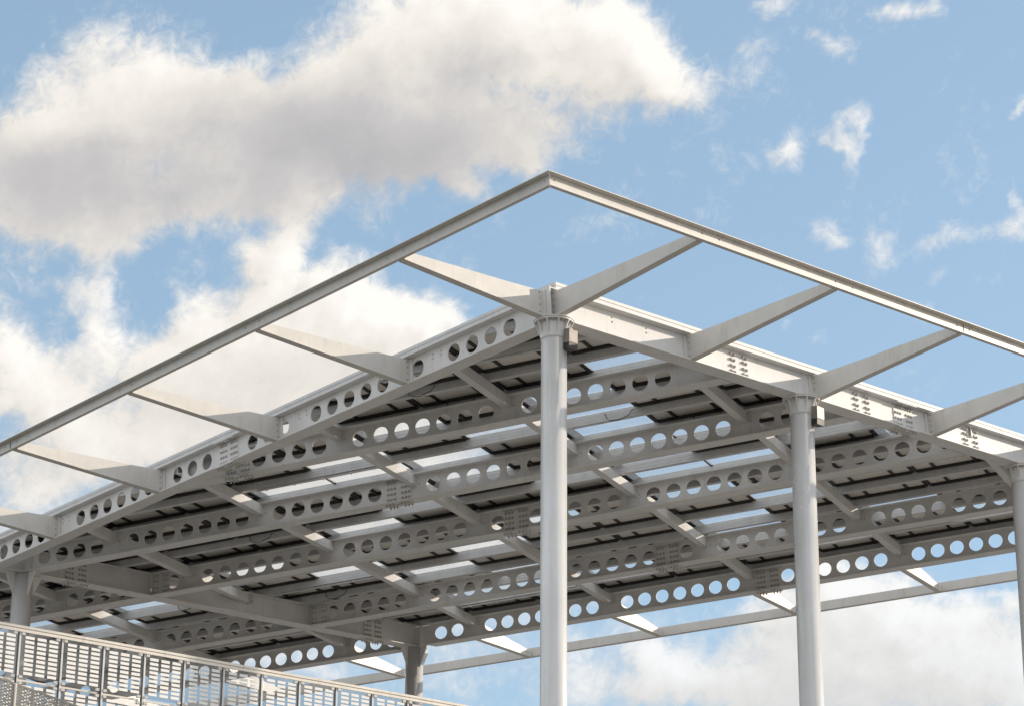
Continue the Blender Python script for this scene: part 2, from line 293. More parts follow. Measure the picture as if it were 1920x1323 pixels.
M_CONC = steel('concrete', (0.40, 0.38, 0.35), 0.8, 0.12, 0.6)

# ---------------------------------------------------------------- setting
bm = bmesh.new(); box(bm, -1500, 1500, -1500, 1500, -1.0, 0.0)
g = mesh_obj('ground', bm, M_GROUND); g['kind'] = 'structure'

# ---------------------------------------------------------------- the canopy
ROOT = bpy.data.objects.new('solar_canopy', None); C.objects.link(ROOT)
CR = Vector((13.3, -9.3, 0.0))                       # roof corner (roof units)
base = WP(*CR); ROOT.location = (base.x, base.y, 0)
ROOT['label'] = 'white steel canopy of perforated beams on round columns, roofed with solar panels and glass'
ROOT['category'] = 'canopy'
ROT_ROOF = RW.to_4x4()
def RM(p, ang=0.0):
    """matrix (relative to ROOT) of a part whose origin is roof point p, turned by ang about the roof normal"""
    mt = Matrix.Translation(WP(*p) - ROOT.location) @ ROT_ROOF @ Matrix.Rotation(ang, 4, 'Z')
    return mt
def part(name, bm, mats, p, ang=0.0, label=None, smooth=False):
    o = mesh_obj(name, bm, mats, ROOT, smooth); o.matrix_local = RM(p, ang)
    if label: o['label'] = label
    return o
def copy_part(src, p, ang=0.0, label=None):
    o = src.copy(); C.objects.link(o); o.parent = ROOT; o.matrix_local = RM(p, ang)
    if 'label' in o: del o['label']
    if label: o['label'] = label
    for ch in list(src.children):
        c = ch.copy(); C.objects.link(c); c.parent = o; c.matrix_local = ch.matrix_local.copy()
    return o
ANG_U = -A; ANG_V = math.pi / 2 - A                  # local x along U / along V
def PV(a, v, z=0.0): return CR - U * a + V * v + Vector((0, 0, z))

ZB, ZT, FB, FT = -0.64, 0.56, 0.36, 0.045            # flange faces, half width, thickness (roof units)
def web_with_holes(bm, x0, x1, holes, r=0.355, half=0.5, z0=ZB + FT, z1=ZT - FT, th=0.022):
    """beam web along x with round holes, solid with real thickness"""
    holes = sorted(h for h in holes if x0 + half < h < x1 - half)
    def quad(a, b, y): return None
    spans = []; cur = x0
    for h in holes:
        if h - half > cur + 1e-4: spans.append((cur, h - half, None))
        spans.append((h - half, h + half, h)); cur = h + half
    if x1 > cur + 1e-4: spans.append((cur, x1, None))
    for a, b, h in spans:
        if h is None:
            box(bm, a * S, b * S, -th * S, th * S, z0 * S, z1 * S); continue
        angs = [2 * math.pi * k / 28 for k in range(28)] + [math.atan2(z, x) % (2 * math.pi) for x in (-half, half) for z in (z0, z1)]
        angs = sorted(set(round(q, 5) for q in angs))
        rings = {}
        for y in (-th, th):
            inner = []; outer = []
            for q in angs:
                cx, cz = math.cos(q), math.sin(q)
                k = min((half / abs(cx)) if abs(cx) > 1e-6 else 1e9, ((z1 if cz > 0 else -z0) / abs(cz)) if abs(cz) > 1e-6 else 1e9)
                inner.append(bm.verts.new(((h + r * cx) * S, y * S, r * cz * S))); outer.append(bm.verts.new(((h + k * cx) * S, y * S, k * cz * S)))
            n = len(angs)
            for i in range(n): bm.faces.new((inner[i], inner[(i + 1) % n], outer[(i + 1) % n], outer[i]))
            rings[y] = inner
        n = len(angs)
        for i in range(n): bm.faces.new((rings[-th][i], rings[-th][(i + 1) % n], rings[th][(i + 1) % n], rings[th][i]))
def i_beam(x0, x1, holes, dz=0.0, ends=(0, 0), r=0.355):
    """ends: slope of the cut (dx per unit y) at either end"""
    bm = bmesh.new()
    web_with_holes(bm, x0, x1, holes, r, z0=ZB + FT + dz, z1=ZT - FT - dz)
    for (za, zb) in ((ZB + dz, ZB + FT + dz), (ZT - FT - dz, ZT - dz)):
        pts = [((x0 - ends[0] * FB) * S, -FB * S), ((x1 - ends[1] * FB) * S, -FB * S), ((x1 + ends[1] * FB) * S, FB * S), ((x0 + ends[0] * FB) * S, FB * S)]
        prism(bm, pts, za * S, zb * S)
    return bm
def splice(parent, x, side=(-1, 1), big=False):
    """bolted joint: web plates, flange plates and their bolts"""
    bm = bmesh.new()
    for s in (-1, 1):
        y0, y1 = sorted((s * 0.024 * S, s * 0.06 * S))
        box(bm, (x - 0.62) * S, (x + 0.62) * S, y0, y1, -0.50 * S, 0.44 * S)
        if s in side:
            for cx in (-0.53, -0.36, -0.19, 0.19, 0.36, 0.53):
                for rz in (-0.42, -0.165, 0.09, 0.35):
                    add_bolts(parent, [((x + cx) * S, s * 0.062 * S, rz * S)], (0, s, 0), 0.056 * S, 0.8, big and s == -1)
    for zf, nz in ((ZB - 0.005, -1), (ZT - FT - 0.012, -1)):
        for s in (-1, 1):
            ya, yb = sorted((s * 0.07 * S, s * 0.355 * S))
            if zf < 0: box(bm, (x - 0.66) * S, (x + 0.66) * S, ya, yb, (zf - 0.035) * S, zf * S)
            else: box(bm, (x - 0.66) * S, (x + 0.66) * S, ya, yb, (zf - 0.035) * S, zf * S)
            for cx in (-0.55, -0.38, -0.21, 0.21, 0.38, 0.55):
                px, py, pz = (x + cx) * S, s * 0.22 * S, (zf - 0.035) * S
                add_bolts(parent, [(px, py, pz)], (0, 0, -1), 0.042 * S, 2.6 if zf < 0 else 1.0)
    o = mesh_obj('splice_plate', bm, M_PAINT, parent)
    return o
BOLT_MESH = {}; BOLTS_LEFT = [98]; LOOSE = []
def bolt_mesh(r, h):
    k = (round(r, 4), h)
    if k not in BOLT_MESH:
        bm = bmesh.new(); dome(bm, (0, 0, 0), (0, 0, 1), r, h); me = bpy.data.meshes.new('bolt'); bmesh.ops.recalc_face_normals(bm, faces=bm.faces); bm.to_mesh(me); bm.free(); me.materials.append(M_BOLT); BOLT_MESH[k] = me
    return BOLT_MESH[k]
def add_bolts(parent, pts, n, r, h=0.7, big=False):
    for p in pts:
        ml = Matrix.Translation(Vector(p)) @ Vector(n).to_track_quat('Z', 'Y').to_matrix().to_4x4()
        if big and BOLTS_LEFT[0] > 0:
            BOLTS_LEFT[0] -= 1
            o = bpy.data.objects.new('bolt', bolt_mesh(r, h)); C.objects.link(o); o.parent = parent; o.matrix_local = ml
        else: LOOSE.append((parent, ml, r, h))
TW = [0.0, 7.148, 14.086, 23.548, 30.462]
def wl(t): return 13.3 - 39.1 * math.cos(A) + 0.41421 * (t - (-9.3 + 39.1 * math.sin(A)))   # left main beam
def wr(t): return 17.15 + 0.41421 * t               # right main beam
def tf(w): return -0.41421 * w - 3.79               # front edge beam
LEFT = -38.0
def per(h0, h1, skip=()): return [n for n in range(h0, h1 + 1) if n % 8 != 7 and n not in skip]

def bolts_on(parent, pts, n, r, name='bolts'):
    bb = bmesh.new()
    for p in pts: dome(bb, p, n, r)
    return mesh_obj(name, bb, M_BOLT, parent)

# perforated secondary beams
specs = [
    (0, -8.7, wr(0) - 0.06, per(-5, 14), [-6.0], 'perforated beam meeting the front edge beam and the right main beam'),
    (1, -22.2, wr(TW[1]) - 0.06, per(-21, 17, (-2,)), [-1.75], 'perforated beam running from the bottom left column to the right main beam'),
    (2, wl(TW[2]) + 0.06, wr(TW[2]) - 0.06, per(-19, 22, (1,)), [1.0], 'perforated beam in the middle of the canopy'),
    (3, wl(TW[3]) + 0.06, wr(TW[3]) - 0.06, per(-14, 24, (5,)), [5.0], 'perforated beam second from the back'),
    (4, wl(TW[4]) + 0.5, wr(TW[4]) - 0.06, per(-11, 28, (8,)), [7.9], 'perforated beam along the back edge'),
    (2, LEFT, wl(TW[2]) - 0.06, per(-38, -21), [], None),
    (3, LEFT, wl(TW[3]) - 0.06, per(-38, -17), [], None),
    (4, LEFT, wl(TW[4]) - 0.5, per(-38, -13), [], None),
]
for k, x0, x1, holes, sps, lab in specs:
    fl = 0.41421 * 0
    e0 = 0.41421 if x0 > -38 and k >= 2 and abs(x0 - wl(TW[k])) < 1 else 0
    if k == 0: e0 = -2.414
    e1 = 0.41421 if abs(x1 - wr(TW[k])) < 1 or abs(x1 - wl(TW[k])) < 1 else 0
    # flanges stop short of the main beams' flanges
    cut0 = 0.40 if (e0 and k) else 0; cut1 = 0.40 if e1 else 0
    bmm = bmesh.new()
    web_with_holes(bmm, x0, x1, holes, z0=ZB + FT + 0.006, z1=ZT - FT - 0.006)
    for (za, zb) in ((ZB + 0.006, ZB + FT + 0.006), (ZT - FT - 0.006, ZT - 0.006)):
        a, b_ = x0 + cut0, x1 - cut1
        if k == 0: pts = [(a - 0.41, 0.0), (a - 0.2, -0.02), (a + 0.55, -FB), (b_ - e1 * FB, -FB), (b_ + e1 * FB, FB), (a - 0.60, FB)]
        else: pts = [(a - e0 * FB, -FB), (b_ - e1 * FB, -FB), (b_ + e1 * FB, FB), (a + e0 * FB, FB)]
        prism(bmm, [(p[0] * S, p[1] * S) for p in pts], za * S, zb * S)
    o = part('perforated_beam', bmm, M_PAINT, (0, TW[k], 0), label=lab)
    for s in sps: splice(o, s, big=(k == 1))
    # end plates at the main beams
    for xe, sg in ((x0, 1), (x1, -1)):
        if k >= 2 and abs(xe - wl(TW[k])) < 1 and k < 4:
            bp = bmesh.new(); a, b_ = sorted((xe + sg * 0.12, xe + sg * 1.02))
            for s in (-1, 1):
                ya, yb = sorted((s * 0.024, s * 0.07)); box(bp, a * S, b_ * S, ya * S, yb * S, -0.5 * S, 0.45 * S)
            mesh_obj('end_plate', bp, M_PAINT, o)
            for cx in (0.2, 0.38, 0.76, 0.93):
                add_bolts(o, [((xe + sg * cx) * S, -0.072 * S, rz * S) for rz in (-0.42, -0.2, 0.14, 0.36)], (0, -1, 0), 0.045 * S)

# front edge beam (local x along U, origin at corner; x = -a)
def a_of_w(w): return (13.3 - w) / math.cos(A)
front_holes = [n - 0.1 for n in (11, 10, 9, 8, 6, 4, 3, 2, 1, 0, -2, -3, -4, -7, -8, -9, -11, -12, -13, -14, -15, -16, -19, -20, -21, -22, -24, -25, -26, -27, -28, -29, -32, -33, -34, -35)]
bm = i_beam(-a_of_w(-36.5), -0.36, [-a_of_w(w) for w in front_holes])
front = part('perforated_beam', bm, M_PAINT, CR, ANG_U, 'perforated front edge beam rising from the left edge to the corner column')
splice(front, -20.45, side=(-1,), big=True)
for w0 in (7.0, -0.9, -9.9, -17.2, -25):
    x = -a_of_w(w0)
    if abs(w0 + 9.9) < .2: continue
    for dx in (-0.25, 0.25):
        add_bolts(front, [((x + dx) * S, -0.024 * S, dz * S) for dz in (0.12, 0.3)], (0, -1, 0), 0.032 * S)

# main beams (local x along V)
def main_beam(a, v0, v1, label, sps):
    bm = i_beam(v0, v1, [])
    o = part('main_beam', bm, M_PAINT, PV(a, 0), ANG_V, label)
    for s in sps: splice(o, s)
    return o
prim = main_beam(0, -0.62, 38.6, 'solid main beam along the right edge, its web lit by the sun', [20.75])
lprim = main_beam(39.1, 0.40, 27.1, 'solid main beam under the left part of the roof', [4.6, 23.7])
# local y of a main beam points along -U: outer (sunny) side is -y
for k, t in enumerate(TW[:4]):
    v = (t + 9.3) / math.cos(A)
    for col in (-0.30, 0.42):
        for row in (0.36, 0.13, -0.14, -0.37):
            for d in (0.0, 0.2):
                add_bolts(prim, [((v + col + d) * S, -0.024 * S, (row - d * 0.1) * S)], (0, -1, 0), 0.06 * S, 1.3, k < 3)
for v in (3.0, 4.9):
    add_bolts(prim, [(v * S, -0.024 * S, dz * S) for dz in (0.1, 0.28)], (0, -1, 0), 0.032 * S)
# corner end plate of the right main beam
bm = bmesh.new(); box(bm, -0.68 * S, -0.63 * S, -0.37 * S, 0.37 * S, (ZB + 0.0) * S, (ZT + 0.02) * S)
mesh_obj('end_plate', bm, M_PAINT, prim)

# ties across the bays
def tie_mesh(length):
    bm = bmesh.new(); y1 = length
    z0, z1, hw, t = 0.04, 0.512, 0.17, 0.03
    box(bm, -hw * S, hw * S, 0, y1 * S, z0 * S, (z0 + t) * S)
    box(bm, -hw * S, hw * S, 0, y1 * S, (z1 - t) * S, z1 * S)
    box(bm, (hw - 0.035) * S, (hw - 0.002) * S, 0, y1 * S, (z0 + t) * S, (z1 - t) * S)
    box(bm, (-hw + 0.002) * S, (-hw + 0.035) * S, 0, y1 * S, (z0 + t) * S, (z1 - t) * S)
    return bm
ties = {}
def add_tie(w, t0, t1):
    t0 += 0.04; t1 -= 0.04
    ln = round(t1 - t0, 2)
    if ln in ties: return copy_part(ties[ln], (w, t0, 0))
    o = part('tie_beam', tie_mesh(ln), M_PAINT, (w, t0, 0))
    bm = bmesh.new()
    box(bm, -0.42 * S, 0.42 * S, (ln + 0.0005) * S, (ln + 0.018) * S, -0.02 * S, 0.5 * S)
    mesh_obj('end_cleat', bm, M_PAINT, o)
    bm = bmesh.new(); dome(bm, (0.30 * S, ln * S, 0.1 * S), (0, -1, 0), 0.035 * S); mesh_obj('cleat_bolt', bm, M_BOLT, o)
    ties[ln] = o; return o
for w in (-33, -25, -17, -9, -1, 7, 15, 23):
    stops = [tf(w)]
    for k, t in enumerate(TW):
        if t <= tf(w) + 0.3: continue
        if k == 0 and w < -9: continue
        if k == 1 and w < -22.4: continue
        stops.append(t)
    tl = (w - wl(0)) / 0.41421
    if wl(TW[0]) < w and 0.5 < tl < TW[4] and tl > tf(w): stops.append(tl)
    tr = (w - 17.15) / 0.41421
    stops = sorted(s for s in stops if s > tr - 0.01)
    if w > 17.15: stops = [tr] + stops
    for a_, b_ in zip(stops, stops[1:]):
        if b_ - a_ > 0.8: add_tie(w, a_, b_)

# cantilever brackets
def bracket_mesh(length, side=1):
    """local x outward from the beam; plate web with tapering lower flange, thin top flange"""
    bm = bmesh.new(); L_ = length
    top = [(0.0, 0.47), (1.6, 0.41), (L_, 0.31)]
    bot = [(0.0, -0.60), (0.45, -0.575), (L_, -0.07)]
    out = [(x * S, z * S) for x, z in top] + [(x * S, z * S) for x, z in reversed(bot)]
    prism(bm, out, -0.03 * S, 0.03 * S, axis='y')
    hw = 0.16
    for line, off in ((bot, -0.04), ):
        for (xa, za), (xb, zb) in zip(line, line[1:]):
            vs = [bm.verts.new((x * S, y * S, z * S)) for x, z in ((xa, za), (xb, zb)) for y in (-hw, hw) for z in (z + off, z)]
            for q in ((0, 1, 3, 2), (4, 6, 7, 5), (0, 4, 5, 1), (2, 3, 7, 6), (0, 2, 6, 4), (1, 5, 7, 3)):
                bm.faces.new([vs[i] for i in q])
    return bm
OFF = 7.75
def make_bracket(length):
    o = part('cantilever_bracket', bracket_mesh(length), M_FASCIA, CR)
    bm = bmesh.new()
    box(bm, 0.01 * S, 0.05 * S, -0.16 * S, 0.16 * S, -0.56 * S, 0.50 * S)          # root plate
    mesh_obj('root_plate', bm, M_PAINT, o); bm = bmesh.new()
    box(bm, (length - 0.04) * S, (length - 0.01) * S, -0.14 * S, 0.14 * S, -0.05 * S, 0.29 * S)
    mesh_obj('end_plate', bm, M_PAINT, o)
    for z in (-0.4, -0.12, 0.14, 0.38):
        for sd in (-1, 1):
            bm = bmesh.new(); dome(bm, (0.2 * S, sd * 0.031 * S, z * S), (0, sd, 0), 0.035 * S); mesh_obj('root_bolt', bm, M_BOLT, o)
    return o
br0 = make_bracket(OFF - 0.03)
LR = OFF - 0.03
first = True
br1 = make_bracket(OFF - 0.70); br1.matrix_local = RM(CR - V * 0.69, ANG_V + math.pi); br1['label'] = 'left bracket at the corner column'
for v in (-0.32, 7.15, 14.75, 22.45, 30.0, 37.6):     # right side, outward along U
    p = CR + V * v + U * 0.03
    if first: br0.matrix_local = RM(p, ANG_U); first = False; br0['label'] = 'right bracket at the corner column'
    else: copy_part(br0, p, ANG_U)
for a in (8.45, 16.85, 25.3, 33.6, 42.0, 50.4): # left side, outward along -V
    p = CR - U * a - V * 0.03
    copy_part(br0, p, ANG_V + math.pi)
brf = make_bracket(7.2)
firstf = True
for w in (-33, -25, -17, -9, -1, 7, 15, 23):          # back side, outward along t
    p = (w, TW[4] + 0.03, 0)
    if firstf: brf.matrix_local = RM(p, math.pi / 2); firstf = False
    else: copy_part(brf, p, math.pi / 2)

# fascia channels (open outwards); local x along the edge, y outward
def channel_mesh(x0, x1, miter0=0, miter1=0, top=0.27, bot=0.17, z0=-0.08, z1=0.41):
    bm = bmesh.new(); t = 0.03
    def strip(ya, yb, za, zb):
        pts = [(x0 - miter0 * ya, ya), (x1 + miter1 * ya, ya), (x1 + miter1 * yb, yb), (x0 - miter0 * yb, yb)]
        prism(bm, [(p[0] * S, p[1] * S) for p in pts], za * S, zb * S)
    strip(0, t, z0, z1); strip(t, bot, z0, z0 + t); strip(t, top, z1 - t, z1)
    return bm
# front fascia: edge direction U (x to the right), outward -V. use x along -U so that y outward = -V
JL = [0.0, 25.3 + OFF, 25.3 * 2 + OFF, 62]
bm = channel_mesh(0.006, 60 + OFF, 1, 0)
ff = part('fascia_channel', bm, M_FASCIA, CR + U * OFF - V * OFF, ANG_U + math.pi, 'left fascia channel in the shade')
bm = channel_mesh(-46 - OFF, -0.006, 0, 1)
# right fascia: x along -V, y outward = U : angle where x=-V -> y = U
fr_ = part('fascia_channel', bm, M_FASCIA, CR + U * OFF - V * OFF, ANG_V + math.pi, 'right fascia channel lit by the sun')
for o_, xs in ((ff, (0.22, 7.6, 8.5, 16.05, 16.95, 24.5, 25.3, 32.9, 33.8, 41.2, 42)), (fr_, (-0.22, -7.6, -8.5, -15, -16, -22.4, -23.2, -30.1, -31))):
    for x in xs: add_bolts(o_, [(x * S, 0.031 * S, z * S) for z in (0.0, 0.24)], (0, 1, 0), 0.034 * S)
    for x in ((33.4, 58.6) if o_ is ff else (-22.8, -38)):
        bj = bmesh.new(); box(bj, (x - 0.02) * S, (x + 0.02) * S, 0.031 * S, 0.042 * S, -0.06 * S, 0.33 * S); mesh_obj('joint_strip', bj, M_FRAME, o_)
bm = channel_mesh(-44, 44, 0, 0, top=0.3, bot=0.3)
part('fascia_channel', bm, M_FASCIA, (0, TW[4] + 7.25, 0), 0.0, 'back fascia channel behind the roof')

# roof edge channels above the two edge beams
def edge_mesh(x0, x1, y0, y1):
    bm = bmesh.new(); ya, yb = sorted((y0, y1))
    out = y0                                          # outer face
    s = 1 if y1 > y0 else -1
    fa, fb = sorted((out, out + s * 0.03))
    box(bm, x0 * S, x1 * S, fa * S, fb * S, 0.565 * S, 0.84 * S)
    fa, fb = sorted((out + s * 0.03, out + s * 0.4)); box(bm, x0 * S, x1 * S, fa * S, fb * S, 0.565 * S, 0.595 * S)
    fa, fb = sorted((out + s * 0.03, out + s * 0.3)); box(bm, x0 * S, x1 * S, fa * S, fb * S, 0.81 * S, 0.84 * S)
    fa, fb = sorted((out - s * 0.02, out)); box(bm, x0 * S, x1 * S, fa * S, fb * S, 0.70 * S, 0.715 * S)
    return bm
bm = edge_mesh(-a_of_w(-36.5), 0.33, -0.34, 0.1)
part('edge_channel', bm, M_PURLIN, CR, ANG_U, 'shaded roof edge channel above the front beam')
bm = edge_mesh(-0.30, 38.6, -0.34, 0.1)
part('edge_channel', bm, M_PAINT, CR, ANG_V, 'sunlit roof edge channel above the right main beam')

# purlins
ROWS = [-9.2, -6.85, -4.5, -2.15, 0.2, 2.6, 5.0, 7.4, 9.75, 12.05, 14.4, 15.6, 18.0, 20.4, 22.8, 25.5, 28.0, 30.45]
def purlin_mesh(ln):
    bm = bmesh.new(); x1 = ln * S
    box(bm, 0, x1, 0, 0.03 * S, 0.567 * S, 0.995 * S)
    box(bm, 0, x1, 0.03 * S, 0.27 * S, 0.567 * S, 0.595 * S)
    box(bm, 0, x1, 0.03 * S, 0.27 * S, 0.967 * S, 0.995 * S)
    box(bm, 0, x1, 0.245 * S, 0.27 * S, 0.595 * S, 0.66 * S)
    box(bm, 0, x1, -0.012 * S, 0.0, 0.70 * S, 0.72 * S)
    box(bm, 0, x1, -0.012 * S, 0.0, 0.84 * S, 0.86 * S)
    return bm
purl = {}
for ti, t in enumerate(ROWS):
    lo = max(-34.0, -(t + 3.79) / 0.41421 + 0.55); hi = wr(t) - 0.55
    w = -33.0 - 8
    while w < hi:
        a_, b_ = max(lo, w + 0.003), min(hi, w + 8 - 0.003)
        if b_ - a_ > 0.4:
            ln = round(b_ - a_, 2)
            if ln in purl: copy_part(purl[ln], (a_, t, 0))
            else: purl[ln] = part('purlin', purlin_mesh(ln), M_PURLIN, (a_, t, 0))
        w += 8

# roof panels: solar modules and glass
GL = {3: {-1, 3}, 4: {0, 2}, 5: {-1, 1, 2}, 6: {-2, -1, 0, 2}, 7: {0, 2, 3}, 8: {-1, 1, 2, 4, 5}, 9: {-2, 2, 3, 5}, 10: set(),
      11: {-4, 0, 2}, 12: {-3, -1, 3, -6, -8}, 13: {-2, 2, -7}, 14: {2, 4, -1}, 15: {-2, -1, 0, 3, 5}, 16: set()}
HIDDEN = {4, 7, 10, 11, 14}
def clipped(p):
    p = clip(p, (-0.38268, -0.92388), 3.50 - 0.45)                # behind the front beam: -(n.p) <= 
    p = clip(p, (0.92388, -0.38268), 17.15 * 0.92388 - 0.35) if p else p
    return p
stuff_bm = bmesh.new(); n_pv = 0
proto = {}
def area(p): return abs(sum(p[i][0] * p[(i + 1) % len(p)][1] - p[(i + 1) % len(p)][0] * p[i][1] for i in range(len(p)))) / 2 if p else 0
def rel(poly, o): return [((x - o[0]) * S, (y - o[1]) * S) for x, y in poly]
def solar_bars(w0, w1, t0, t1):
    bars = [(w0 + 0.03, w0 + 0.14, t0 + 0.29, t1 - 0.03), (w1 - 0.14, w1 - 0.03, t0 + 0.29, t1 - 0.03),
            (w0 + 0.94, w0 + 1.07, t0 + 0.29, t1 - 0.03), (w0 + 2.91, w0 + 3.04, t0 + 0.29, t1 - 0.03),
            (w0 + 0.15, w1 - 0.15, t1 - 0.17, t1 - 0.03)]
    return bars
for r in range(len(ROWS) - 1):
    t0, t1 = ROWS[r], ROWS[r + 1]
    for h in range(-9, 8):
        w0 = -1.15 + 4.0 * h; w1 = w0 + 4.0
        rect = [(w0 + 0.01, t0 + 0.01), (w1 - 0.01, t0 + 0.01), (w1 - 0.01, t1 - 0.01), (w0 + 0.01, t1 - 0.01)]
        poly = clipped(rect)
        if len(poly) < 3 or area(poly) < 0.3: continue
        full = abs(area(poly) - area(rect)) < 1e-3
        o0 = (w0, t0)
        is_gl = h in GL.get(r, set())
        key = (is_gl, round(t1 - t0, 2), h % 2 if is_gl else 0)
        if full and key in proto and not (r in HIDDEN and not is_gl):
            copy_part(proto[key], (w0, t0, 0)); continue
        if is_gl:
            bm = bmesh.new(); prism(bm, rel(poly, o0), 1.01 * S, 1.035 * S)
            o = part('glass_panel', bm, M_GLASS, (w0, t0, 0))
            if h % 2 == 0 or not full:
                st_ = clipped([(w0 + 0.02, t0 + 0.28), (w0 + 0.5, t0 + 0.28), (w0 + 0.5, t1 - 0.02), (w0 + 0.02, t1 - 0.02)])
                if len(st_) > 2:
                    bm = bmesh.new(); prism(bm, rel(st_, o0), 0.985 * S, 1.005 * S); mesh_obj('edge_band', bm, M_FILM, o)
            for bar in ((w0 + 0.0, w0 + 0.05, t0 + 0.28, t1 - 0.02), (w1 - 0.05, w1, t0 + 0.28, t1 - 0.02)):
                q = clipped([(bar[0], bar[2]), (bar[1], bar[2]), (bar[1], bar[3]), (bar[0], bar[3])])
                if len(q) > 2:
                    bm = bmesh.new(); prism(bm, rel(q, o0), 0.95 * S, 1.008 * S); mesh_obj('joint_seal', bm, M_FRAME, o)
        else:
            if r in HIDDEN:                                       # rows that only show through the round holes
                polyw = [(x * S, y * S) for x, y in poly]
                prism(stuff_bm, polyw, 1.008 * S, 1.04 * S, 0)
                for i, b4 in enumerate(solar_bars(w0, w1, t0, t1)):
                    q = clipped([(b4[0], b4[2]), (b4[1], b4[2]), (b4[1], b4[3]), (b4[0], b4[3])])
                    if len(q) > 2: prism(stuff_bm, [(x * S, y * S) for x, y in q], 0.88 * S, 1.006 * S, 1)
                continue
            bm = bmesh.new(); prism(bm, rel(poly, o0), 1.008 * S, 1.04 * S)
            o = part('solar_panel', bm, M_SHEET, (w0, t0, 0))
            bm = bmesh.new()
            for i, b4 in enumerate(solar_bars(w0, w1, t0, t1)):
                q = clipped([(b4[0], b4[2]), (b4[1], b4[2]), (b4[1], b4[3]), (b4[0], b4[3])])
                if len(q) > 2: prism(bm, rel(q, o0), (0.885 if i == 4 else 0.93) * S, 1.006 * S)
            mesh_obj('module_frame', bm, M_FRAME, o)
            if full:
                bm = bmesh.new()
                box(bm, 0.28 * S, 0.52 * S, 0.9 * S, 1.12 * S, 0.93 * S, 1.006 * S)
                tube(bm, [(0.5 * S, 1.0 * S, 0.95 * S), (0.62 * S, 0.98 * S, 0.89 * S), (0.78 * S, 1.05 * S, 0.90 * S), (0.90 * S, 1.2 * S, 0.92 * S), (0.96 * S, 1.3 * S, 0.93 * S)], 0.014 * S, 6)
                mesh_obj('junction_box', bm, M_CABLE, o)
        if full: proto[key] = o
o = part('solar_panel', stuff_bm, [M_SHEET, M_FRAME], (0, 0, 0), label='solar panels seen only through the round holes of the beams'); o['kind'] = 'stuff'

# conduits clipped under some purlins
for t, w0_, w1_ in ((-4.5, 3.4, 12.0), (5.0, -8.0, -1.2), (9.75, 7.2, 14.6), (20.4, -16.0, -9.2), (28.0, -8.6, -1.3)):
    bm = bmesh.new(); pts = [(x * S, 0.12 * S, (0.50 + 0.004 * math.sin(x * 1.7)) * S) for x in [w0_ + (w1_ - w0_) * i / 14 for i in range(15)]]
    tube(bm, pts, 0.05 * S, 10)
    for i in range(1, 14, 3): box(bm, pts[i][0] - 0.02, pts[i][0] + 0.02, 0.05 * S, 0.19 * S, 0.44 * S, 0.566 * S)
    part('conduit', bm, M_PURLIN, (0, t, 0))
for t, x in ((-2.15, 3.4), (0.2, 4.1), (2.6, 5.3), (7.4, 12.6), (12.05, -12.4), (20.4, -21.6), (22.8, -14.0), (5.0, 9.4)):
    bm = bmesh.new(); tube(bm, [(x * S, -0.05 * S, 0.9 * S), ((x + .1) * S, -0.07 * S, 0.62 * S), ((x + .25) * S, -0.09 * S, 0.5 * S), ((x + .6) * S, -0.07 * S, 0.47 * S), ((x + 1.1) * S, -0.06 * S, 0.6 * S), ((x + 1.3) * S, -0.04 * S, 0.86 * S)], 0.018 * S, 6)
    part('cable', bm, M_CABLE, (0, t, 0))

